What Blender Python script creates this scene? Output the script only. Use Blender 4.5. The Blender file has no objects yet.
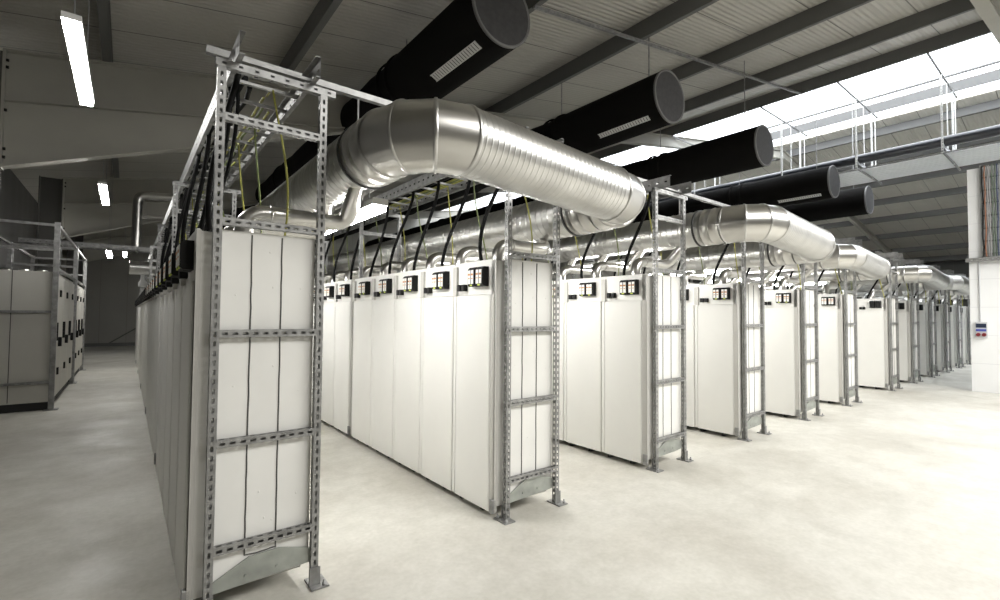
import bpy, math, random
from mathutils import Vector, Matrix
random.seed(7)
SC = bpy.context.scene
COL = SC.collection

# ------------------------------------------------------------------ camera
cam_data = bpy.data.cameras.new('camera')
cam_data.sensor_width = 36.0
cam_data.lens = 36.0 * 474.0 / 1000.0
cam_data.clip_start = 0.05
cam_data.clip_end = 300
cam = bpy.data.objects.new('camera', cam_data)
COL.objects.link(cam)
YAW, PITCH, ROLL = .667, .0325, .008
fw0 = Vector((math.sin(YAW), math.cos(YAW), 0)); rt0 = Vector((math.cos(YAW), -math.sin(YAW), 0)); up0 = Vector((0, 0, 1))
fw = fw0*math.cos(PITCH) + up0*math.sin(PITCH)
up1 = up0*math.cos(PITCH) - fw0*math.sin(PITCH)
rt = rt0*math.cos(ROLL) + up1*math.sin(ROLL)
up = up1*math.cos(ROLL) - rt0*math.sin(ROLL)
cam.matrix_world = Matrix(((rt.x, up.x, -fw.x, 0), (rt.y, up.y, -fw.y, 0), (rt.z, up.z, -fw.z, 1.6), (0, 0, 0, 1)))
SC.camera = cam

# ------------------------------------------------------------------ world, exposure
W = bpy.data.worlds.new('sky'); SC.world = W
W.use_nodes = True
bg = W.node_tree.nodes['Background']
bg.inputs[0].default_value = (1.0, 1.0, .985, 1)
bg.inputs[1].default_value = 6.0
SC.view_settings.view_transform = 'Standard'
SC.view_settings.look = 'None'
SC.view_settings.gamma = 1
SC.view_settings.use_curve_mapping = False
SC.view_settings.exposure = 0.0
def area(name, loc, size, power, rot=(0,0,0), col=(1,.985,.95)):
    L = bpy.data.lights.new(name, 'AREA'); L.shape = 'RECTANGLE'; L.size, L.size_y = size; L.energy = power; L.color = col
    o = bpy.data.objects.new(name, L); COL.objects.link(o); o.location = loc; o.rotation_euler = rot
    return o
# added unseen fill light, stands in for daylight and lamps of the front bay
area('front_bay_fill', (8.2,-2.8,5.6), (12,2.2), 1300, (math.radians(14),0,0))
LAMP = 75.0            # strip lights over the left aisle
LAMP_AISLE = 62.0      # strip lights under the ducts
SC.cycles.max_bounces = 10
SC.cycles.diffuse_bounces = 5
SC.cycles.transparent_max_bounces = 12
SC.cycles.sample_clamp_indirect = 6.0
SC.cycles.caustics_reflective = False
SC.cycles.caustics_refractive = False

# ------------------------------------------------------------------ materials
def mat(name, col, rough=.5, metal=0.0, var=0.0, scale=6.0, bump=0.0, bscale=40.0, emit=None, estr=0, spec=None):
    m = bpy.data.materials.new(name); m.use_nodes = True
    nt = m.node_tree; b = nt.nodes['Principled BSDF']
    b.inputs['Base Color'].default_value = (*col, 1)
    b.inputs['Roughness'].default_value = rough
    b.inputs['Metallic'].default_value = metal
    if spec is not None: b.inputs['Specular IOR Level'].default_value = spec
    if var or bump:
        tc = nt.nodes.new('ShaderNodeTexCoord')
    if var:
        n = nt.nodes.new('ShaderNodeTexNoise'); n.inputs['Scale'].default_value = scale; n.inputs['Detail'].default_value = 4
        r = nt.nodes.new('ShaderNodeValToRGB')
        r.color_ramp.elements[0].position = .3; r.color_ramp.elements[1].position = .7
        r.color_ramp.elements[0].color = (*[c*(1-var) for c in col], 1)
        r.color_ramp.elements[1].color = (*[min(1, c*(1+var*.6)) for c in col], 1)
        nt.links.new(tc.outputs['Object'], n.inputs['Vector'])
        nt.links.new(n.outputs['Fac'], r.inputs['Fac']); nt.links.new(r.outputs['Color'], b.inputs['Base Color'])
    if bump:
        n2 = nt.nodes.new('ShaderNodeTexNoise'); n2.inputs['Scale'].default_value = bscale
        bp = nt.nodes.new('ShaderNodeBump'); bp.inputs['Strength'].default_value = bump; bp.inputs['Distance'].default_value = .01
        nt.links.new(tc.outputs['Object'], n2.inputs['Vector'])
        nt.links.new(n2.outputs['Fac'], bp.inputs['Height']); nt.links.new(bp.outputs['Normal'], b.inputs['Normal'])
    if emit:
        b.inputs['Emission Color'].default_value = (*emit, 1); b.inputs['Emission Strength'].default_value = estr
    return m

def ribbed(name, col, axis, period, depth, rough=.5, joint=None, jaxis=None, jcol=(.1, .1, .1), metal=0.0):
    """sheet with fine ribs running across `axis`, and optional panel joints every `joint` metres"""
    m = bpy.data.materials.new(name); m.use_nodes = True
    nt = m.node_tree; b = nt.nodes['Principled BSDF']
    b.inputs['Roughness'].default_value = rough; b.inputs['Base Color'].default_value = (*col, 1); b.inputs['Metallic'].default_value = metal
    tc = nt.nodes.new('ShaderNodeTexCoord'); sp = nt.nodes.new('ShaderNodeSeparateXYZ')
    nt.links.new(tc.outputs['Object'], sp.inputs[0])
    def M(op, a, v=None):
        n = nt.nodes.new('ShaderNodeMath'); n.operation = op
        nt.links.new(a, n.inputs[0])
        if v is not None:
            if isinstance(v, (int, float)): n.inputs[1].default_value = v
            else: nt.links.new(v, n.inputs[1])
        return n.outputs[0]
    s = M('SINE', M('MULTIPLY', sp.outputs[axis], 2*math.pi/period))
    bp = nt.nodes.new('ShaderNodeBump'); bp.inputs['Strength'].default_value = 1; bp.inputs['Distance'].default_value = depth
    nt.links.new(s, bp.inputs['Height']); nt.links.new(bp.outputs['Normal'], b.inputs['Normal'])
    noise = nt.nodes.new('ShaderNodeTexNoise'); noise.inputs['Scale'].default_value = .8; noise.inputs['Detail'].default_value = 3
    nt.links.new(tc.outputs['Object'], noise.inputs['Vector'])
    mx = nt.nodes.new('ShaderNodeMixRGB'); mx.blend_type = 'MULTIPLY'
    mx.inputs[1].default_value = (*col, 1)
    rp = nt.nodes.new('ShaderNodeValToRGB')
    rp.color_ramp.elements[0].color = (.86, .86, .86, 1); rp.color_ramp.elements[1].color = (1.05, 1.05, 1.05, 1)
    nt.links.new(noise.outputs['Fac'], rp.inputs['Fac']); nt.links.new(rp.outputs['Color'], mx.inputs[2]); mx.inputs[0].default_value = 1
    out = mx.outputs[0]
    if joint:
        fr = M('FRACT', M('DIVIDE', sp.outputs[jaxis], joint))
        lt = M('LESS_THAN', fr, .02)
        m2 = nt.nodes.new('ShaderNodeMixRGB'); m2.inputs[2].default_value = (*jcol, 1)
        nt.links.new(lt, m2.inputs[0]); nt.links.new(out, m2.inputs[1]); out = m2.outputs[0]
    nt.links.new(out, b.inputs['Base Color'])
    return m

def concrete():
    m = bpy.data.materials.new('concrete'); m.use_nodes = True
    nt = m.node_tree; b = nt.nodes['Principled BSDF']
    tc = nt.nodes.new('ShaderNodeTexCoord')
    def noise(s, d=5, dist=0):
        n = nt.nodes.new('ShaderNodeTexNoise'); n.inputs['Scale'].default_value = s; n.inputs['Detail'].default_value = d
        n.inputs['Distortion'].default_value = dist
        nt.links.new(tc.outputs['Object'], n.inputs['Vector']); return n.outputs['Fac']
    def ramp(f, c0, c1, p0=.35, p1=.65):
        r = nt.nodes.new('ShaderNodeValToRGB'); r.color_ramp.elements[0].position = p0; r.color_ramp.elements[1].position = p1
        r.color_ramp.elements[0].color = (*c0, 1); r.color_ramp.elements[1].color = (*c1, 1)
        nt.links.new(f, r.inputs['Fac']); return r.outputs['Color']
    a = ramp(noise(.9, 6, .6), (.52, .50, .45), (.64, .625, .575))
    c = ramp(noise(7, 6), (.90, .90, .89), (1.0, 1.0, 1.0))
    d = ramp(noise(30, 4), (.92, .92, .91), (1.0, 1.0, 1.0))
    def mul(x, y):
        mx = nt.nodes.new('ShaderNodeMixRGB'); mx.blend_type = 'MULTIPLY'; mx.inputs[0].default_value = 1
        nt.links.new(x, mx.inputs[1]); nt.links.new(y, mx.inputs[2]); return mx.outputs[0]
    nt.links.new(mul(mul(a, c), d), b.inputs['Base Color'])
    rr = ramp(noise(2.2, 5), (.36, .36, .36), (.6, .6, .6)); nt.links.new(rr, b.inputs['Roughness'])
    bp = nt.nodes.new('ShaderNodeBump'); bp.inputs['Strength'].default_value = .12; bp.inputs['Distance'].default_value = .004
    nt.links.new(noise(60, 3), bp.inputs['Height']); nt.links.new(bp.outputs['Normal'], b.inputs['Normal'])
    return m

def skylight_mat():
    m = bpy.data.materials.new('rooflight'); m.use_nodes = True
    nt = m.node_tree; nt.nodes.clear()
    o = nt.nodes.new('ShaderNodeOutputMaterial'); mx = nt.nodes.new('ShaderNodeMixShader')
    t = nt.nodes.new('ShaderNodeBsdfTransparent'); t.inputs[0].default_value = (.95, .97, 1, 1)
    d = nt.nodes.new('ShaderNodeBsdfTranslucent'); d.inputs[0].default_value = (.9, .93, .97, 1)
    mx.inputs[0].default_value = .25
    nt.links.new(t.outputs[0], mx.inputs[1]); nt.links.new(d.outputs[0], mx.inputs[2]); nt.links.new(mx.outputs[0], o.inputs[0])
    return m

M_FLOOR = concrete()
M_WHITE = mat('cabinet_white', (.80, .795, .765), .42, var=.03, scale=2)
M_PANEL = mat('panel_white', (.79, .785, .755), .45, var=.05, scale=3)
M_EDGE = mat('cabinet_edge', (.52, .51, .48), .45)
M_EDGE2 = mat('hinge_white', (.55, .54, .51), .45)
M_SEAM = mat('dark_seam', (.08, .08, .075), .7)
M_BLACK = mat('black_plastic', (.005, .005, .005), .5, spec=.25)
M_LABEL = mat('fuse_white', (.85, .84, .8), .5)
M_ORANGE = mat('fuse_orange', (.55, .27, .12), .5)
M_LIME = mat('lime_tab', (.6, .7, .1), .5)
M_GALV = mat('galvanised', (.33, .33, .325), .48, 0.7, var=.3, scale=14)
M_GALV_PLATE = mat('galvanised_plate', (.40, .42, .39), .5, .6, var=.2, scale=9)
M_DUCT = mat('duct_metal', (.60, .595, .58), .32, 1.0, var=.10, scale=5)
M_DUCT_SMOOTH = mat('duct_elbow_metal', (.60, .59, .565), .28, 1.0, var=.08, scale=3)
M_SEAL = mat('rubber_seal', (.05, .05, .05), .5)
M_TEXTILE = mat('black_textile', (.006, .0055, .005), .95, spec=.1, bump=.3, bscale=9)
M_TEXCAP = mat('textile_cap', (.035, .034, .035), .8, var=.25, scale=12)
M_TEXRIM = mat('textile_rim', (.12, .118, .115), .6)
M_STRIP = mat('vent_strip', (.55, .55, .52), .5)
M_ROOF = ribbed('roof_sheet', (.50, .485, .44), 1, .10, .006, .5, 1.15, 1, (.16, .155, .14))
M_PURLIN = mat('purlin_steel', (.13, .13, .126), .5, .3)
M_RAFTER = mat('rafter_paint', (.36, .35, .31), .55, var=.06, scale=2)
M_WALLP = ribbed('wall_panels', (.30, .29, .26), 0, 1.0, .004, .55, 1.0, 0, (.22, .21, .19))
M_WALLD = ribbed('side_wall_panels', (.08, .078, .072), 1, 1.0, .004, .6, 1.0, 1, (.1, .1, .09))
M_WWALL = ribbed('white_wall', (.84, .85, .86), 2, .62, .001, .5, .62, 2, (.70, .71, .73))
M_SKYL = skylight_mat()
M_LAMP = mat('lamp_diffuser', (.9, .9, .9), .5, emit=(1, .985, .95), estr=LAMP)
M_LAMPA = mat('aisle_lamp_diffuser', (.9, .9, .9), .5, emit=(1, .985, .95), estr=LAMP_AISLE)
M_HOUSE = mat('lamp_housing', (.7, .7, .68), .5)
M_CABLE = mat('black_cable', (.004, .004, .004), .65, spec=.15)
M_EARTH = mat('earth_cable', (.36, .35, .07), .5)
M_EARTH2 = mat('earth_cable_green', (.17, .21, .07), .5)
M_GREYC = mat('grey_cable', (.25, .25, .25), .5)
M_BLUEC = mat('blue_cable', (.05, .065, .12), .5)
M_REDC = mat('orange_cable', (.25, .11, .06), .5)
M_GREENC = mat('green_cable', (.10, .13, .10), .5)
M_PIPE = mat('dark_pipe', (.02, .022, .03), .3, spec=.8)
M_TRAY = ribbed('tray_sheet', (.90, .91, .93), 0, .22, .018, .4, None, None)
M_PLINTH = mat('plinth_black', (.02, .02, .02), .6)
M_NAVY = mat('navy_window', (.02, .03, .06), .2)
M_BLUE = mat('blue_cover', (.05, .07, .35), .4)
M_RED = mat('red_socket', (.22, .02, .03), .4)
M_LGREY = mat('light_grey_plastic', (.55, .56, .58), .5)
M_OLD = mat('grey_cabinet', (.60, .585, .54), .5, var=.05, scale=2)

# ------------------------------------------------------------------ mesh builder
class MB:
    def __init__(s): s.v = []; s.f = []; s.sm = []
    def add(s, vs, fs, smooth=False):
        n = len(s.v); s.v += [tuple(p) for p in vs]
        for f in fs: s.f.append(tuple(i+n for i in f)); s.sm.append(smooth)
        return s
    def box(s, a, b):
        x0, y0, z0 = a; x1, y1, z1 = b
        return s.add([(x0,y0,z0),(x1,y0,z0),(x1,y1,z0),(x0,y1,z0),(x0,y0,z1),(x1,y0,z1),(x1,y1,z1),(x0,y1,z1)],
                     [(0,3,2,1),(4,5,6,7),(0,1,5,4),(1,2,6,5),(2,3,7,6),(3,0,4,7)])
    def bbox(s, a, b, c=.006):
        """box with chamfered vertical edges (along z) and a chamfered top"""
        x0,y0,z0 = a; x1,y1,z1 = b
        def ring(d, z): return [(x0+d,y0+c,z),(x0+c,y0+d,z),(x1-c,y0+d,z),(x1-d,y0+c,z),(x1-d,y1-c,z),(x1-c,y1-d,z),(x0+c,y1-d,z),(x0+d,y1-c,z)]
        r = [ring(0,z0), ring(0,z1-c), ring(c*.6,z1)]
        fs = []
        for k in range(2):
            for i in range(8): fs.append((k*8+i,k*8+(i+1)%8,(k+1)*8+(i+1)%8,(k+1)*8+i))
        fs.append(tuple(range(16,24))); fs.append(tuple(range(7,-1,-1)))
        return s.add(r[0]+r[1]+r[2], fs)
    def prism(s, poly, a0, a1, axis=1):
        """polygon (two coords) extruded along axis from a0 to a1"""
        def P(p, t):
            if axis == 0: return (t, p[0], p[1])
            if axis == 1: return (p[0], t, p[1])
            return (p[0], p[1], t)
        n = len(poly); vs = [P(p,a0) for p in poly]+[P(p,a1) for p in poly]
        fs = [(i,(i+1)%n,n+(i+1)%n,n+i) for i in range(n)]+[tuple(range(n-1,-1,-1)),tuple(range(n,2*n))]
        return s.add(vs, fs)
    def lathe(s, p0, d, prof, seg=28, caps=False, arc=None):
        """rings of (distance along d, radius); smooth around"""
        p0 = Vector(p0); d = Vector(d).normalized()
        u = Vector((0,0,1)) if abs(d.z) < .9 else Vector((1,0,0))
        e1 = d.cross(u).normalized(); e2 = d.cross(e1)
        vs = []; fs = []
        for t, r in prof:
            for i in range(seg):
                a = 2*math.pi*i/seg
                vs.append(p0+d*t+e1*(r*math.cos(a))+e2*(r*math.sin(a)))
        for k in range(len(prof)-1):
            for i in range(seg): fs.append((k*seg+i,k*seg+(i+1)%seg,(k+1)*seg+(i+1)%seg,(k+1)*seg+i))
        s.add(vs, fs, True)
        if caps:
            m = len(prof)-1
            s.add(vs[:seg], [tuple(range(seg-1,-1,-1))]); s.add(vs[m*seg:], [tuple(range(seg))])
        return s
    def tube(s, pts, r, seg=8, caps=True):
        pts = [Vector(p) for p in pts]; n = len(pts); vs = []; fs = []
        rs = r if isinstance(r, (list, tuple)) else [r]*n
        prev = None
        for i, p in enumerate(pts):
            t = (pts[min(i+1,n-1)]-pts[max(i-1,0)]).normalized()
            if prev is None:
                u = Vector((0,0,1)) if abs(t.z) < .9 else Vector((1,0,0))
                e1 = t.cross(u).normalized()
            else:
                e1 = (prev - t*prev.dot(t)).normalized()
            prev = e1; e2 = t.cross(e1)
            for k in range(seg):
                a = 2*math.pi*k/seg; vs.append(p+e1*(rs[i]*math.cos(a))+e2*(rs[i]*math.sin(a)))
        for i in range(n-1):
            for k in range(seg): fs.append((i*seg+k,i*seg+(k+1)%seg,(i+1)*seg+(k+1)%seg,(i+1)*seg+k))
        s.add(vs, fs, True)
        if caps: s.add(vs[:seg], [tuple(range(seg-1,-1,-1))]); s.add(vs[-seg:], [tuple(range(seg))])
        return s
    def strip(s, o, ul, uw, L, w, pitch, slot, sw):
        """perforated sheet: length L along ul, width w along uw, slots of length slot and width sw"""
        o = Vector(o); ul = Vector(ul); uw = Vector(uw)
        a = (w-sw)/2
        def q(l0,l1,w0,w1): s.add([o+ul*l0+uw*w0,o+ul*l1+uw*w0,o+ul*l1+uw*w1,o+ul*l0+uw*w1],[(0,1,2,3)])
        q(0,L,0,a); q(0,L,w-a,w)
        n = int(L/pitch); l = 0
        for i in range(n):
            c = (i+.5)*pitch
            q(l, c-slot/2, a, w-a); l = c+slot/2
        q(l, L, a, w-a)
        return s
    def channel(s, o, axis, L, w=.041, h=.041, pitch=.05, slot=.028, sw=.014):
        """square slotted strut of length L from the corner point o; axis 0,1,2"""
        o = Vector(o); E = [Vector((1,0,0)),Vector((0,1,0)),Vector((0,0,1))]
        ul = E[axis]; ua = E[(axis+1)%3]; ub = E[(axis+2)%3]
        s.strip(o,ul,ua,L,w,pitch,slot,sw); s.strip(o+ub*h,ul,ua,L,w,pitch,slot,sw)
        s.strip(o,ul,ub,L,h,pitch,slot,sw); s.strip(o+ua*w,ul,ub,L,h,pitch,slot,sw)
        return s
    def mesh(s, name, m):
        me = bpy.data.meshes.new(name); me.from_pydata(s.v, [], s.f); me.polygons.foreach_set('use_smooth', s.sm)
        me.materials.append(m); me.update(); return me
    def build(s, name, m, parent=None, loc=None):
        o = bpy.data.objects.new(name, s.mesh(name, m)); COL.objects.link(o)
        if parent is not None: o.parent = parent
        if loc is not None: o.location = loc
        return o

def put(name, me, parent=None, loc=(0,0,0), rot=(0,0,0)):
    o = bpy.data.objects.new(name, me); COL.objects.link(o); o.location = loc; o.rotation_euler = rot
    if parent is not None: o.parent = parent
    return o
def tag(o, label=None, cat=None, group=None, kind=None):
    if label: o['label'] = label
    if cat: o['category'] = cat
    if group: o['group'] = group
    if kind: o['kind'] = kind
    return o
def thing(name, loc, label, cat, group=None):
    o = bpy.data.objects.new(name, None); COL.objects.link(o); o.location = loc; o.empty_display_size = .1
    return tag(o, label, cat, group)
def struct(o): o['kind'] = 'structure'; return o
ORD = ['first','second','third','fourth','fifth','sixth','seventh','eighth','ninth','tenth','eleventh','twelfth','thirteenth','fourteenth','fifteenth',
       'sixteenth','seventeenth','eighteenth','nineteenth','twentieth','twenty-first','twenty-second','twenty-third','twenty-fourth','twenty-fifth',
       'twenty-sixth','twenty-seventh','twenty-eighth','twenty-ninth','thirtieth']

# ------------------------------------------------------------------ the hall
def zp(x):                       # underside of the purlins
    return 5.6+.17*x if x <= 25.5 else 5.6+.17*25.5-.17*(x-25.5)
SH = .34                         # purlin depth: the sheet lies this much higher
YA, YB, XL, XR, XRIDGE = -12.0, 29.0, -2.6, 50.0, 25.5
struct(MB().box((XL-.2,YA-.2,-.2),(XR+.2,YB+.2,0)).build('floor', M_FLOOR))
def roof(x0, x1, name, m, t=.08):
    mb = MB(); zs = [zp(x0)+SH, zp(x1)+SH]
    mb.prism([(x0,zs[0]),(x1,zs[1]),(x1,zs[1]+t),(x0,zs[0]+t)], YA, YB, 1)
    return struct(mb.build(name, m))
roof(XL, 15.62, 'ceiling', M_ROOF)
roof(25.62, XR, 'ceiling', M_ROOF)
for x0, x1, n in ((15.62,20.55,1),(20.63,21.88,2),(21.99,25.56,3)):
    roof(x0, x1, 'window_%d' % n, M_SKYL, .004)
mb = MB()
for x in (20.59, 21.93): mb.box((x-.045,YA,zp(x)+SH-.05),(x+.045,YB,zp(x)+SH+.06))
struct(mb.build('trim_1', M_PURLIN))
struct(MB().box((XL-.2,YB,0),(XR+.2,YB+.2,10.5)).build('wall_back', M_WALLP))
struct(MB().box((XL-.2,YA-.2,0),(XR+.2,YA,10.5)).build('wall_front', M_WALLP))
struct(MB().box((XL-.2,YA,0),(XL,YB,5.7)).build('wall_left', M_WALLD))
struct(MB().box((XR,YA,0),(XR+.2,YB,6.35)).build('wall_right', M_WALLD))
struct(MB().box((14.8,YA,0),(15.1,1.82,4.96)).build('wall_divider', M_WWALL))
struct(MB().box((XL,YB-.06,0),(XR,YB-.002,.16)).build('baseboard_back', M_PURLIN))

def purlin(x):
    z = zp(x); w = .11
    s = .17 if x < XRIDGE else -.17
    poly = [(x,z),(x+w,z+w*s),(x+w,z+w*s+.03),(x+w-.008,z+w*s+.03),(x+w-.008,z+w*s+.01),(x+.01,z+.012),(x+.01,z+SH-.01),(x+w,z+SH-.01+w*s),(x+w,z+SH+w*s),(x,z+SH)]
    poly = [(p[0],p[1]-.002) for p in poly]
    o = struct(MB().prism(poly, YA+.05, YB-.05, 1).build('roof_purlin', M_PURLIN))
for x in (-.4, 2.15, 4.85, 7.55, 10.45, 13.2, 15.5, 21.85, 26.3, 29.2, 32.1, 34.9, 38.0, 41.6, 45.4, 48.4): purlin(x)

def rafter(y):
    t = .012; fwd = .10
    D = .72
    mb = MB()
    def zt(x): return zp(x)-.004
    def zb(x): return zp(x)-(D if x < 5 else .40)
    for xa, xb in ((-1.45,4.9),(4.9,6.5),(6.5,XRIDGE),(XRIDGE,XR)):
        mb.prism([(xa,zb(xa)),(xb,zb(xb)),(xb,zt(xb)),(xa,zt(xa))], y-t/2, y+t/2, 1)
        mb.prism([(xa,zt(xa)-.022),(xb,zt(xb)-.022),(xb,zt(xb)),(xa,zt(xa))], y-fwd, y+fwd, 1)
        mb.prism([(xa,zb(xa)-.022),(xb,zb(xb)-.022),(xb,zb(xb)),(xa,zb(xa))], y-fwd, y+fwd, 1)
    # haunch under the left end
    hx, hz = -1.45, 3.68
    ex = 3.8
    mb.prism([(hx,hz),(ex,zb(ex)-.02),(hx,zb(hx))], y-t/2, y+t/2, 1)
    mb.prism([(hx,hz-.025),(ex,zb(ex)-.03),(ex,zb(ex)-.005),(hx,hz)], y-fwd, y+fwd, 1)
    # end plate
    mb.box((hx-.03,y-fwd,hz-.05),(hx,y+fwd,zt(hx)))
    struct(mb.build('roof_rafter', M_RAFTER))
    c = MB()
    c.box((-1.95,y-.012,0),(-1.5,y+.012,5.3)); c.box((-1.505,y-.11,0),(-1.48,y+.11,5.3)); c.box((-1.965,y-.11,0),(-1.94,y+.11,5.3))
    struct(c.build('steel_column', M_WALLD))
    b = MB()
    for zz in (hz+.12, hz+.24, hz+.8, zp(hx)-.25, zp(hx)-.15):
        for dy in (-.06, .06): b.lathe((hx+.001,y+dy,zz),(1,0,0),[(0,.022),(.03,.022)],8,True)
    struct(b.build('trim_2', M_BLACK))
for y in (1.2, 9.7, 17.9, 26.1): rafter(y)
# slender brace across the back wall
struct(MB().tube([(-.6,YB-.08,.15),(2.6,YB-.08,2.4)],.03,6).build('trim_3', M_PURLIN))

# ------------------------------------------------------------------ battery rows
PITCH_Y, GROUP = .592, 3.04
RIGHT = [None]*13
def row_x(i):            # left post centre of row i (0-based)
    return .37+2.01*i+(.97 if i >= 6 else 0)
CAB_H, DOOR_T = 2.04, 1.765
# prototype meshes, origin at the cabinet's near front bottom corner (front faces -X, runs +Y)
W_ = PITCH_Y-.006
b = MB(); b.box((.03,0,.10),(.58,W_,CAB_H)); me_body = b.mesh('body', M_WHITE)
b = MB(); b.box((.06,-.02,.0),(.55,.02,.10)); me_skid = b.mesh('skid', M_PLINTH)
def door(y0):
    b = MB()
    b.prism([(.028,y0),(.006,y0),(0,y0+.01),(0,W_-.052),(.006,W_-.042),(.028,W_-.042)],.055,DOOR_T,2)
    b.box((.004,W_-.037,.06),(.028,W_-.003,DOOR_T-.002))
    return b.mesh('door', M_WHITE)
me_door, me_door_end = door(.006), door(.05)
b = MB(); b.bbox((.012,.0,DOOR_T+.006),(.03,W_,CAB_H+.012),.004); me_fpanel = b.mesh('fuse_panel', M_WHITE)
b = MB(); b.box((-.012,W_-.06,DOOR_T+.004),(.012,W_-.006,CAB_H-.02)); me_divider = b.mesh('divider_strip', M_EDGE)
b = MB(); b.prism([(.011,-.08),(-.06,-.078),(-.075,-.065),(-.075,.062),(-.055,.08),(.011,.08)],0,.094,1)
me_fuse = b.mesh('fuse_block', M_BLACK)            # profile in x,z; runs along y
b = MB(); b.box((-.0785,.012,-.058),(-.074,.043,.055)); b.box((-.0785,.055,-.058),(-.074,.086,.055)); me_flabel = b.mesh('fuse_label', M_LABEL)
b = MB(); b.box((-.080,.013,.012),(-.078,.042,.028)); b.box((-.080,.056,.012),(-.078,.085,.028)); b.box((-.0795,.018,-.016),(-.078,.037,-.008)); b.box((-.0795,.061,-.016),(-.078,.080,-.008)); me_forange = b.mesh('orange_band', M_ORANGE)
b = MB(); b.box((-.0775,.036,-.075),(-.07,.062,-.062)); me_flime = b.mesh('lime_tab', M_LIME)
b = MB()
for k in range(2): b.bbox((-.03,.012+.062*k,-.03),(.011,.058+.062*k,.026),.005)
me_conn = b.mesh('connector', M_BLACK)
b = MB(); b.tube([(.02,0,0),(.012,0,.012),(-.004,0,.02)],.01,8); b.lathe((.03,0,0),(-1,0,0),[(0,.012),(.024,.012)],8,True)
# perforated edge strip on the end cabinet
b = MB(); b.strip((.006,.002,.10),(0,0,1),(0,1,0),DOOR_T-.10,.044,.095,.013,.012); b.box((.012,-.012,.06),(.034,.047,CAB_H+.005)); me_edge = b.mesh('hinge_strip', M_EDGE2)
b = MB(); b.bbox((-.01,-.012,.055),(.03,.03,.16),.004); me_bracket = b.mesh('corner_bracket', M_GALV)

def cabinet(x, y, label, group, detail=2, end=False):
    t = thing('battery_cabinet', (x,y,0), label, 'cabinet', group)
    put('body', me_body, t); put('door', me_door_end if end else me_door, t); put('skid', me_skid, t, (0,.22,0)); put('skid', me_skid, t, (0,W_-.06,0))
    fp = put('fuse_panel', me_fpanel, t)
    put('divider_strip', me_divider, t)
    for k in range(2):
        fb = put('fuse_block', me_fuse, t, (.022,.085+.112*k,1.915))
        if detail > 0: put('fuse_label', me_flabel, fb); put('orange_band', me_forange, fb)
        if detail > 1: put('lime_tab', me_flime, fb)
    put('connector', me_conn, t, (0,.37,1.835))
    if end: put('hinge_strip', me_edge, t); put('corner_bracket', me_bracket, t)
    return t

# posts and rails
PH = 2.93
me_post = MB().channel((-.0205,-.0205,.012),2,PH-.012).mesh('post', M_GALV)
b = MB(); b.box((-.03,-.075,0),(.07,.075,.010)); b.box((-.03,-.03,.01),(.03,-.023,.11))
for dy in (-.055,.055): b.lathe((.045,dy,.01),(0,0,1),[(0,.012),(.016,.012),(.016,.006),(.032,.006)],8,True)
me_base = b.mesh('base_plate', M_GALV)
me_rail = MB().channel((0,-.0205,-.0205),0,.50,.041,.041).mesh('cross_rail', M_GALV)
me_top = MB().channel((-.03,-.0205,-.0205),0,.64,.041,.041,.08,.02,.012).mesh('top_rail', M_GALV)

b = MB(); b.box((-.03,-.021,0),(.05,.021,.010))
me_base2 = b.mesh('base_plate', M_GALV)
def rack_frame(xr, y, rows, label, group):
    t = thing('rack_frame', (xr,y,0), label, 'rack', group)
    for dx in (0, .54):
        put('post', me_post, t, (dx,0,0)); put('base_plate', me_base if len(rows) > 2 else me_base2, t, (dx,0,0), (0,0,0 if dx else math.pi))
    put('top_rail', me_top, t, (0,0,PH+.021))
    for z in rows: put('cross_rail', me_rail, t, (.021,0,z))
    return t

b = MB()
def wavy(x0):
    pts = []; x0 -= .02
    n = 26
    for i in range(n+1):
        z = .27+(CAB_H-.27)*i/n
        pts.append((x0+random.uniform(-.0016,.0016), -.001, z))
    return pts
b.tube(wavy(.195),.0042,5); b.tube(wavy(.352),.0042,5); b.tube([(.175,-.001,.272),(.23,-.001,.268),(.28,-.001,.271),(.332,-.001,.275)],.004,5)
me_seam = b.mesh('sealed_joint', M_SEAM)
b = MB(); b.prism([(.024,.115),(.53,.135),(.53,.215),(.352,.268),(.195,.262),(.024,.175)],-.014,-.006,1)
for xx in (.18,.34): b.lathe((xx,-.014,.165 if xx<.3 else .17),(0,-1,0),[(0,.009),(.006,.007)],8,True)
me_tplate = b.mesh('foot_plate', M_GALV_PLATE)
b = MB(); b.box((.024,0,.15),(.516,.016,CAB_H+.015))
for xx,zz in ((.10,1.7),(.10,1.2),(.27,1.95),(.27,.45),(.30,1.3),(.24,.6),(.44,1.75),(.44,1.15),(.44,.55),(.31,.43),(.22,.9),(.29,1.75)):
    b.lathe((xx,0,zz),(0,-1,0),[(0,.005),(.003,.004)],6,True)
me_epanel = b.mesh('insulated_panel', M_PANEL)

b = MB(); b.box((0,-.004,-.055),(.006,.004,.085)); 
def ladder(xr, y0, y1, label):
    t = thing('cable_ladder', (xr,y0,PH+.042), label, 'cable ladder', 'cable ladders along the tops of the racks')
    L = y1-y0
    for dx, s in ((.06,1),(.48,-1)):
        m = MB(); m.strip((dx,0,.0),(0,1,0),(0,0,1),L,.12,.10,.03,.016)
        m.box((min(dx,dx+.028*s),0,.0),(max(dx,dx+.028*s),L,.003)); m.box((min(dx,dx+.028*s),0,.117),(max(dx,dx+.028*s),L,.12))
        m.build('side_rail', M_GALV, t)
    me = MB().box((.062,-.012,.012),(.478,.012,.030)).mesh('rung', M_GALV)
    n = int(L/.28)
    for k in range(n): put('rung', me, t, (0,.12+k*.28,0))
    return t

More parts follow.
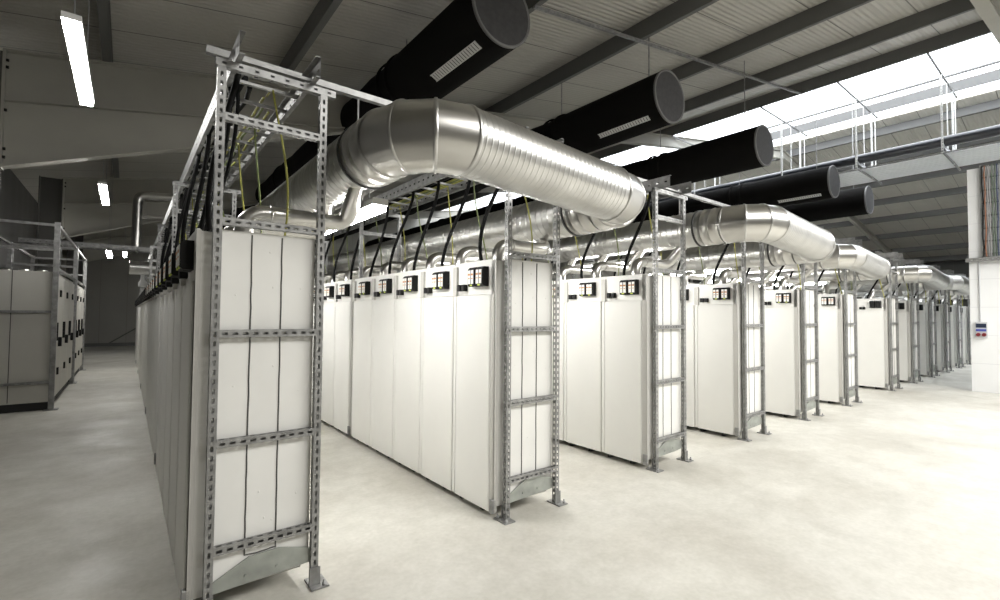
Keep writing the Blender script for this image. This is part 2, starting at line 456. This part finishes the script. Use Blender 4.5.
NG = [6,3,2,2,1,1,1,1,1,1,1,1]
ROWN = [o+' row' for o in ORD[:12]]
for i in range(12):
    xr = row_x(i); n = NG[i]
    k = 0
    for g in range(n):
        y0 = 2.975+GROUP*g
        yf = 2.92+GROUP*g
        if g == 0:
            rack_frame(xr, yf, (1.49,.905,.345 if i == 0 else .30,2.665,2.095), 'galvanised slotted end frame with cross rails closing the near end of the '+ROWN[i], 'end frames of the battery rows')
            e = thing('end_panel', (xr,2.946,0), 'white panel with two dark joints closing the near end of the '+ROWN[i], 'panel', 'end panels of the battery rows')
            put('insulated_panel', me_epanel, e); put('sealed_joint', me_seam, e); put('foot_plate', me_tplate, e)
        else:
            rack_frame(xr, yf, (2.665,), 'galvanised frame between cabinets, %s behind the end frame of the %s' % (ORD[g-1], ROWN[i]), 'inner frames of the battery rows')
        for c in range(5):
            cabinet(xr-.10, y0+PITCH_Y*c, 'white battery cabinet, %s from the near end of the %s' % (ORD[k], ROWN[i]), 'battery cabinets of the '+ROWN[i], 2 if i < 5 and g == 0 else (1 if i < 6 and g < 2 else 0), c == 0)
            k += 1
    yl = 2.92+GROUP*n
    rack_frame(xr, yl, (2.665,), 'galvanised frame closing the far end of the '+ROWN[i], 'far frames of the battery rows')
    ladder(xr, 2.78, yl+.1, 'galvanised cable ladder lying on top of the frames of the '+ROWN[i])

# strut channels that tie the ladders of two rows together
for i in range(0,12,2):
    x0 = row_x(i)-.05; m = MB()
    zc = PH+.042+.121
    m.prism([(3.13,zc),(3.171,zc),(3.171,zc+.041),(3.162,zc+.041),(3.162,zc+.036),(3.168,zc+.036),(3.168,zc+.003),(3.133,zc+.003),(3.133,zc+.036),(3.139,zc+.036),(3.139,zc+.041),(3.13,zc+.041)], x0, x0+2.62, 0)
    t = thing('strut_channel', (0,0,0), 'galvanised strut lying across the cable ladders of the %s and %s rows' % (ORD[i],ORD[i+1]), 'strut', 'struts across the ladders')
    m.build('channel', M_GALV, t)
    xd = row_x(i)+.85
    MB().lathe((xd,3.15,zc),(0,0,-1),[(0,.006),(zc-2.82,.006)],6,True).build('threaded_rod', M_GALV, t)

# ------------------------------------------------------------------ spiral ducts
RD, ZD, YD = .202, 2.63, 2.32
def spiral(mb, p0, d, L, r, pitch=.085, seg=32, rh=.0021):
    prof = [(0,r)]; t = pitch
    while t < L-.03:
        prof += [(t-.009,r),(t-.004,r),(t-.0015,r+rh),(t+.0015,r+rh),(t+.004,r),(t+.009,r)]; t += pitch
    prof.append((L,r)); mb.lathe(p0, d, prof, seg)
def elbow(mb, ring, cx, cy, R, a0, a1, z, r, n=3, seg=32):
    """gored elbow in the xy plane round (cx,cy)"""
    st = [a0+(a1-a0)*k/n for k in range(n+1)]
    def section(a, bulge=0):
        c = Vector((cx,cy,z)); rad = Vector((math.cos(a),math.sin(a),0)); out = []
        for i in range(seg):
            th = 2*math.pi*i/seg
            out.append(c+rad*(R+(r+bulge)*math.cos(th))+Vector((0,0,(r+bulge)*math.sin(th))))
        return out
    for k in range(n):
        A, B = section(st[k]), section(st[k+1])
        mb.add(A+B, [(i,(i+1)%seg,seg+(i+1)%seg,seg+i) for i in range(seg)], True)
    for k in range(n+1):
        d = .018/R*(1 if a1 > a0 else -1)
        secs = [section(st[k]-d*.5,.0),section(st[k]-d*.3,.006),section(st[k]+d*.3,.006),section(st[k]+d*.5,.0)]
        vs = sum(secs,[]); fs = []
        for q in range(3):
            for i in range(seg): fs.append((q*seg+i,q*seg+(i+1)%seg,(q+1)*seg+(i+1)%seg,(q+1)*seg+i))
        ring.add(vs, fs, True)
def arc(p, q, c, n=6):
    """quadratic bend from p to q with corner c"""
    p, q, c = Vector(p), Vector(q), Vector(c)
    return [p*(1-t)**2+c*2*t*(1-t)+q*t*t for t in [k/n for k in range(n+1)]]
R_EL = .31
for u in range(6):
    ia, ib = 2*u, 2*u+1
    YD = (2.32,2.25,2.58,2.5,2.5,2.5)[u]
    xa, xb = row_x(ia)+.85, row_x(ib)+.82; ZB = ZD-.09
    ya = [21.0,12.2,9,9,6,6,6,6,6,6,6,6]
    t = thing('spiral_duct', (0,0,0), 'silver spiral duct looping round the near ends of the %s and %s rows' % (ORD[ia],ORD[ib]), 'duct', 'silver spiral ducts above the rows')
    seg = 40 if u < 2 else 24
    m = MB(); spiral(m,(xa,YD+R_EL+.12,ZD),(0,1,0),ya[ia]-YD-R_EL,RD,.075 if u < 2 else .11,seg,.0042); m.build('spiral_pipe', M_DUCT, t)
    m = MB(); spiral(m,(xb,YD+R_EL+.05,ZB),(0,1,0),ya[ib]-YD-R_EL,RD,.075 if u < 2 else .11,seg,.0042); m.build('spiral_pipe', M_DUCT, t)
    m = MB(); spiral(m,(xa+R_EL,YD,ZD),(xb-xa-2*R_EL,0,ZB-ZD),xb-xa-2*R_EL,RD,.042 if u < 2 else .08,seg); m.build('spiral_pipe', M_DUCT, t)
    m = MB(); rg = MB(); elbow(m,rg,xa+R_EL,YD+R_EL,R_EL,math.pi,1.5*math.pi,ZD,RD+.002,3,seg); 
    m.build('elbow', M_DUCT_SMOOTH, t); rg.build('seam_ring', M_DUCT, t)
    m = MB(); rg = MB(); elbow(m,rg,xb-R_EL,YD+R_EL,R_EL,1.5*math.pi,2*math.pi,ZB,RD+.002,3,seg)
    m.build('elbow', M_DUCT_SMOOTH, t); rg.build('seam_ring', M_DUCT, t)
    for x, zd in ((xa,ZD), (xb,ZB)):
        MB().lathe((x,YD+R_EL+.30,zd),(0,1,0),[(0,RD),(.002,RD+.012),(.02,RD+.012),(.022,RD)],seg).build('rubber_seal', M_SEAL, t)
        m = MB(); m.lathe((x,YD+R_EL+.02,zd),(0,1,0),[(0,RD+.003),(.10,RD+.003),(.103,RD+.008),(.112,RD+.008),(.115,RD+.003),(.2,RD+.003),(.203,RD+.008),(.212,RD+.008),(.215,RD+.003),(.28,RD+.003)],seg).build('collar', M_DUCT_SMOOTH, t)
    for i, xd in ((ia,xa),(ib,xb)):
        s = -1 if i % 2 == 0 else 1
        x0 = row_x(i)+.19
        kk = 0
        zt = 2.235; rp = .056
        pts = [(x0,0,2.03),(x0,0,2.075)]+arc((x0,0,2.10),(x0+.14,0,zt),(x0,0,zt),6)+[(x0+.2,0,zt)]
        bx = xd-.02
        pts += [(bx-.16,0,zt)]+arc((bx-.12,0,zt),(bx,s*.07,zt+.07),(bx,0,zt),5)+[(bx,s*.30,zt+.30)]
        me = MB().tube(pts, rp, 14).lathe((x0+.145,0,zt),(1,0,0),[(0,rp),(.002,rp+.005),(.012,rp+.005),(.014,rp)],14).mesh('branch_pipe', M_DUCT_SMOOTH)
        for g in range(NG[i]):
            for c in range(5):
                if i > 5 and c > 2: continue
                put('branch_pipe', me, t, (0, 2.975+GROUP*g+PITCH_Y*(c+.55), 0))

# ------------------------------------------------------------------ cables dropping from the ladders
def drop(x, y, xe, ye, r, m, name, label, group, sway, z0=2.99, z1=2.03):
    pts = []
    n = 12
    for k in range(n+1):
        t = k/n; e = t*t*(3-2*t)
        bulge = math.sin(math.pi*t)
        pts.append((x+(xe-x)*e+sway[0]*bulge, y+(ye-y)*e+sway[1]*bulge, z0+(z1-z0)*t))
    pts = [(x,y+.18,z0+.028),(x,y+.07,z0+.024)]+pts
    o = MB().tube(pts, r, 7).build(name, m)
    tag(o, label, 'cable', group)
ncab = [12,11,5,4,2,2,2,1,1,1,1,1]
for i in range(12):
    xr = row_x(i)
    for k in range(ncab[i]):
        g, c = divmod(k,5)
        yc = 2.975+GROUP*g+PITCH_Y*(c+.5)
        lab = '%s cabinet of the %s' % (ORD[k], ROWN[i])
        drop(xr+.12+random.uniform(-.03,.05), yc-.22, xr+.02, yc+.06+random.uniform(-.05,.05), .017 if i < 5 else .018, M_CABLE, 'black_cable', 'black cable dropping from the ladder to the '+lab, 'black drop cables', (random.uniform(-.05,.03),random.uniform(-.08,.08)))
        drop(xr+.26+random.uniform(-.04,.08), yc-.10, xr+.38, yc-.16+random.uniform(-.05,.05), .0065 if i < 5 else .009, M_EARTH if k % 2 == 0 else M_EARTH2, 'earth_cable', 'yellow and green earth wire dropping to the '+lab, 'earth drop wires', (random.uniform(-.02,.05),random.uniform(-.05,.05)))
def along(x, y0, y1, z, r, m, name, label, amp=.03):
    pts = []; n = int((y1-y0)/.25)
    for k in range(n+1):
        pts.append((x+random.uniform(-amp,amp), y0+(y1-y0)*k/n, z+random.uniform(0,.008)))
    tag(MB().tube(pts, r, 6).build(name, m), label, 'cable')
ZL = PH+.042+.045
for i, nm in ((0,'first'),(1,'second'),(2,'third'),(3,'fourth')):
    yl = 2.92+GROUP*NG[i]; xr = row_x(i)
    for k, (dx, r, m, nme, what) in enumerate(((.11,.017,M_CABLE,'black_cable','thick black cable nearest the left rail'),(.16,.017,M_CABLE,'black_cable','thick black cable beside the leftmost one'),(.21,.015,M_CABLE,'black_cable','black cable in the middle'),
                                 (.30,.009,M_EARTH,'earth_cable','yellow wire left of the green one'),(.34,.009,M_EARTH2,'earth_cable','green earth wire'),(.40,.009,M_EARTH,'earth_cable','yellow wire nearest the right rail'))):
        along(xr+dx, 3.05+.12*k, yl-.2, ZL+.002*k, r, m, nme, '%s on the ladder of the %s row' % (what, nm), .014)
# slack cables looping down the near left post
for k, (dx, dz) in enumerate(((.09,0),(.13,-.05))):
    pts = arc((.37+dx,3.25,3.0),(.37+dx-.05,4.6,2.2),(.37+dx+.02,3.2,2.45),10)
    tag(MB().tube(pts,.012,7).build('black_cable', M_CABLE), 'slack black cable bending from the first row ladder, '+('outer one' if k == 0 else 'inner one'), 'cable')

# ------------------------------------------------------------------ strip lights
def strip_light(p, L, label, group, m, rods, w=.055, ax=1):
    t = thing('strip_light', p, label, 'light', group)
    MB().box((-w,0,.0),(w,L,.045)).build('housing', M_HOUSE, t)
    MB().bbox((-w+.008,.01,-.035),(w-.008,L-.01,-.0005),.004).build('diffuser', m, t)
    for y in (.2, L-.2):
        MB().lathe((0,y,.045),(0,0,1),[(0,.005),(rods,.005)],6,True).build('suspension_wire', M_GALV, t)
    return t
strip_light((-.36,4.45,3.66),1.68,'bright strip light hanging nearest over the left aisle','strip lights over the left aisle',M_LAMP,zp(-.4)-3.66-.045)
strip_light((-.36,9.95,3.66),1.68,'second strip light hanging over the left aisle','strip lights over the left aisle',M_LAMP,zp(-.4)-3.66-.045)
strip_light((-.40,15.4,3.15),1.68,'lower small strip light far down the left aisle','strip lights over the left aisle',M_LAMP,zp(-.4)-3.15-.045)
strip_light((-.1,20.5,3.66),1.68,'farthest strip light down the left aisle','strip lights over the left aisle',M_LAMP,zp(-.1)+SH-3.66-.05)
for i in range(0,6):
    for q in range(2 if i < 2 else 1):
        xd = row_x(i)+(.82 if i % 2 else .85)+.10
        strip_light((xd,(2.98 if i == 0 else 3.5)+q*3.2,2.335),1.5,'bright strip light under the silver duct of the %s row, %s one' % (ORD[i],('near','far')[q]),'strip lights under the ducts',M_LAMPA,(.06 if i % 2 else .13),.055)

# ------------------------------------------------------------------ black textile ducts
RT, ZT, YT = .485, 5.70, 4.9
names = ['nearest','second','third','fourth','fifth']
for k, xt in enumerate((3.86,7.85,11.85,16.6,20.1)):
    t = thing('textile_duct', (xt,YT,ZT), 'black round textile air duct under the roof, %s from the camera' % names[k], 'air duct', 'black textile ducts')
    prof = [(0,RT)]; y = .0
    L = 23.0
    n = 46
    for q in range(1,n+1):
        y = q*L/n
        prof.append((y, RT+(-.02 if q % 6 == 0 else random.uniform(-.012,.012)) if y > 2.2 else RT))
    MB().lathe((0,0,0),(0,1,0),prof,48).build('fabric_tube', M_TEXTILE, t)
    MB().lathe((0,0,0),(0,1,0),[(-.012,.001),(-.012,RT*.55),(-.006,RT-.025)],48).build('end_cap', M_TEXCAP, t)
    MB().lathe((0,0,0),(0,1,0),[(-.006,RT-.03),(-.018,RT-.012),(-.010,RT+.006),(.02,RT+.006),(.03,RT)],48).build('rim', M_TEXRIM, t)
    for yy in (2.6,2.95,6.5,10.5,14.5):
        MB().lathe((0,yy,0),(0,1,0),[(-.04,RT-.005),(-.03,RT+.03),(.03,RT+.03),(.04,RT-.005)],48).build('hoop', M_TEXTILE, t)
    # vent strip low on the camera side
    a0, a1 = math.radians(236), math.radians(252)
    if k in (0,1,3):
        if k: a0, a1 = math.radians(228), math.radians(240)
        vs = []; fs = []
        m = MB(); R = RT+.006
        for a, b2 in ((a0,a0+.02),(a1-.02,a1)):
            m.add([(R*math.cos(a),y2,R*math.sin(a)) for y2 in (.25,1.45)]+[(R*math.cos(b2),y2,R*math.sin(b2)) for y2 in (1.45,.25)],[(0,1,2,3)])
        s = .25
        while s < 1.42:
            m.add([(R*math.cos(a0),s,R*math.sin(a0)),(R*math.cos(a0),s+.045,R*math.sin(a0)),(R*math.cos(a1),s+.045,R*math.sin(a1)),(R*math.cos(a1),s,R*math.sin(a1))],[(0,1,2,3)])
            s += .06
        o = m.build('vent_strip', M_STRIP, t)
        sd = o.modifiers.new('thickness','SOLIDIFY'); sd.thickness = .006
    for yy in (.45,2.8,6.8):
        zz = zp(xt)+SH-ZT-RT-.01
        if zz > .02: MB().lathe((0,yy,RT),(0,0,1),[(0,.013),(zz,.013)],6,True).build('suspension_wire', M_GALV, t)

# rail bolted under the purlins that carries the textile ducts
m = MB(); xs = [4.85,15.5]
m.prism([(xs[0],zp(xs[0])-.05),(xs[1],zp(xs[1])-.05),(xs[1],zp(xs[1])-.004),(xs[0],zp(xs[0])-.004)],5.33,5.38,1)
tag(m.build('strut_rail', M_GALV),'thin galvanised rail bolted across the undersides of the roof purlins','rail')

# ------------------------------------------------------------------ service run above the divider line
m = MB()
m.lathe((17.28,-6,6.40),(0,1,0),[(0,.14),(34.5,.14)],20,True)
tag(m.build('service_pipe', M_PIPE),'long black insulated pipe running above the wide cable tray','pipe')
t = thing('wide_cable_tray', (17.55,-6,6.13), 'wide pale ribbed tray hanging beside the black pipe','cable tray')
MB().box((0,0,0),(1.8,34.5,.02)).build('tray_sheet', M_TRAY, t)
for x in (0,1.78): MB().box((x,0,.02),(x+.02,34.5,.06)).build('side_lip', M_GALV, t)
hangs = [2.55,4.45,6.5,9.6,13.0]
for k, y in enumerate(hangs):
    t = thing('tray_hanger', (0,y,0), 'slotted hanger frame carrying pipe and tray, %s along from the white wall' % ORD[k], 'hanger', 'tray hanger frames')
    zt = zp(15.5)-.05
    for x in (17.03,18.6):
        MB().channel((x-.0205,-.02,6.04),2,zt-6.04,.041,.041,.08,.04,.018).build('hanger_post', M_HOUSE, t)
    MB().box((17.0,-.02,6.06),(19.6,.021,6.10)).build('cross_bar', M_GALV, t)
    MB().box((17.05,-.021,6.26),(18.6,.021,6.30)).build('pipe_rest', M_GALV, t)
    MB().box((15.5,-.02,zt),(19.3,.02,zt+.045)).build('top_bar', M_PURLIN, t)
    for x in (17.8,19.0):
        MB().lathe((x,.0,6.3),(0,0,1),[(0,.012),(zt-6.3,.012)],6,True).build('threaded_rod', M_HOUSE, t)

# cables rising up the white wall
def rail_x(y0, y1, z): return MB().channel((14.66,y0,z-.03),1,y1-y0,.08,.10,.08,.04,.02)
tag(rail_x(.6,1.86,2.90).build('wall_rail', M_GALV),'slotted galvanised rail fixed across the white wall','rail')
t = thing('wall_cable_ladder', (14.76,0,0), 'galvanised cable ladder standing up the white wall', 'cable ladder')
for y in (.72,1.60): MB().box((-.03,y-.012,2.95),(.038,y+.012,5.0)).build('side_rail', M_GALV, t)
for q in range(7): MB().box((-.03,.73,3.02+q*.28),(-.01,1.59,3.045+q*.28)).build('rung', M_GALV, t)
cols = [(1.57,M_BLACK,'black'),(1.535,M_REDC,'orange'),(1.50,M_GREYC,'grey'),(1.465,M_GREYC,'light grey'),(1.42,M_GREENC,'green'),(1.38,M_GREENC,'pale green'),(1.345,M_BLUEC,'blue'),(1.31,M_GREYC,'pale grey'),(1.27,M_BLACK,'thin black'),(1.225,M_LGREY,'thick white'),(1.18,M_BLACK,'thick black'),(1.13,M_GREENC,'dark green'),(1.09,M_LGREY,'pale')]
for q, (y, m_, nm) in enumerate(cols):
    pts = [(14.715+random.uniform(-.008,.008), y+random.uniform(-.010,.010), 2.97+z*.2) for z in range(11)]
    tag(MB().tube(pts,.012 if 'thick' not in nm else .02,7).build('wall_cable', m_), '%s cable rising up the wall ladder' % nm if q < 11 else '%s cable at the inner edge of the wall ladder' % nm, 'cable')
t = thing('socket_box', (14.8,1.645,1.37), 'grey wall socket box with dark window and two red sockets on the white wall', 'socket box')
MB().prism([(-.075,-.17),(-.0,-.17),(0,.17),(-.07,.17),(-.085,.05),(-.085,-.05)],-.095,.095,1).build('housing', M_LGREY, t)
MB().box((-.092,-.08,.045),(-.07,.08,.135)).build('window_cover', M_NAVY, t)
MB().box((-.094,-.08,-.035),(-.08,.08,.015)).build('blue_cover', M_BLUE, t)
for y in (-.045,.045): MB().lathe((-.07,y,-.10),(-1,0,-.25),[(0,.036),(.05,.036),(.055,.028),(.04,.026)],14,True).build('red_socket', M_RED, t)
tag(MB().lathe((14.78,1.66,1.545),(0,0,1),[(0,.014),(1.35,.014)],8,True).build('conduit', M_LGREY),'thin pale conduit rising from the socket box up the wall','conduit')

# ------------------------------------------------------------------ cabinets across the left aisle
OH = 2.26
def old_group(y0, n, w, tagword):
    for k in range(n):
        ya = y0+k*w
        t = thing('grey_cabinet', (-1.9,ya,0), 'tall grey cabinet with black handles across the left aisle, %s from the camera' % ORD[len(old)], 'cabinet', 'grey cabinets across the left aisle')
        old.append(t)
        MB().box((0,.0,.13),(.95,w-.008,OH)).build('body', M_OLD, t)
        MB().box((.02,.02,.0),(.93,w-.02,.13)).build('plinth', M_PLINTH, t)
        d = MB().bbox((.95,.02,.16),(.975,w-.03,OH-.05),.004).build('door', M_OLD, t)
        MB().bbox((.975,.06,1.12),(1.01,.12,1.42),.006).build('handle', M_BLACK, d)
        MB().bbox((.975,w*.5-.05,1.0),(1.02,w*.5+.05,1.16),.006).build('latch', M_BLACK, d)
        MB().bbox((.975,w*.5-.04,1.86),(1.0,w*.5+.05,1.98),.006).build('latch', M_BLACK, d)
        MB().bbox((.975,w*.4-.03,.52),(1.0,w*.4+.07,.64),.006).build('latch', M_BLACK, d)
        for q in range(3): MB().lathe((.3+q*.22,w*.5,OH),(0,0,1),[(0,.07),(.05,.07),(.06,.05)],12,True).build('pipe_stub', M_DUCT_SMOOTH, t)
old = []
old_group(10.74, 3, 1.15, '')
old_group(14.55, 3, .93, '')
t = thing('end_panel', (-1.95,10.70,0), 'grey panel with rails closing the near end across the left aisle', 'panel')
MB().box((0,0,.13),(1.0,.025,OH)).build('panel', M_OLD, t)
MB().box((.505,-.004,.15),(.515,0.0,OH)).build('seam', M_SEAM, t)
MB().box((0,.004,.0),(1.0,.02,.12)).build('plinth', M_PLINTH, t)
def tube_frame(y0, y1, label):
    t = thing('tube_frame', (0,y0,0), label, 'rack', 'tube frames across the left aisle')
    L = y1-y0
    for x in (-1.98,-.93):
        for yy in (0, L):
            MB().box((x-.035,yy-.035,.012),(x+.035,yy+.035,3.08)).build('post', M_GALV, t)
            MB().box((x-.09,yy-.09,0),(x+.09,yy+.09,.012)).build('base_plate', M_GALV, t)
        MB().box((x-.02,.035,3.02),(x+.02,L-.035,3.06)).build('top_rail', M_GALV, t)
        MB().box((x-.02,.035,2.30),(x+.02,L-.035,2.34)).build('side_rail', M_GALV, t)
    for yy in (0, L):
        for z in (3.03, 2.62): MB().box((-1.945,yy-.02,z-.02),(-.965,yy+.02,z+.02)).build('cross_rail', M_GALV, t)
    for z in (1.6,.45): MB().box((-1.945,-.03,z-.02),(-.965,.03,z+.02)).build('cross_rail', M_GALV, t)
tube_frame(10.66, 14.32, 'square tube frame standing round the nearer grey cabinets across the left aisle')
tube_frame(14.47, 17.42, 'square tube frame standing round the farther grey cabinets across the left aisle')

# services crossing the left aisle
t = thing('cable_ladder', (-1.9,14.6,3.12), 'galvanised cable ladder bridging the left aisle overhead', 'cable ladder')
for y in (0,.55): MB().strip((0,y,0),(1,0,0),(0,0,1),2.5,.10,.10,.03,.014).box((0,y,0),(2.5,y+.02,.004)).box((0,y,.096),(2.5,y+.02,.10)).build('side_rail', M_GALV, t)
for k in range(9): MB().box((.1+k*.28,0,.01),(.13+k*.28,.55,.03)).build('rung', M_GALV, t)
pts = [(.15,14.85,3.155),(.15,14.85,4.25)]+arc((.15,14.85,4.35),(.34,14.85,4.54),(.15,14.85,4.54),6)+[(1.3,14.85,4.62)]
t = thing('silver_pipe', (0,0,0), 'silver pipe bending from upright to level high beyond the left aisle','pipe')
MB().tube(pts,.10,14).build('bent_pipe', M_DUCT_SMOOTH, t)
MB().tube([(.20,14.85,4.0),(1.1,14.85,4.05)],.05,10).build('side_pipe', M_DUCT_SMOOTH, t)
t = thing('far_duct', (0,0,0), 'short silver duct end sticking out of the far first row', 'duct')
m = MB(); spiral(m,(.05,14.9,2.72),(1,0,0),.5,.17,.12,24); m.build('spiral_pipe', M_DUCT, t)
MB().lathe((.05,14.9,2.72),(-1,0,0),[(0,.17),(.02,.175),(.03,.15),(.03,.001)],24).build('end_cap', M_DUCT_SMOOTH, t)
MB().lathe((.3,14.9,2.55),(0,0,-1),[(0,.04),(.12,.04),(.2,.09),(.3,.09)],16,True).build('outlet', M_HOUSE, t)
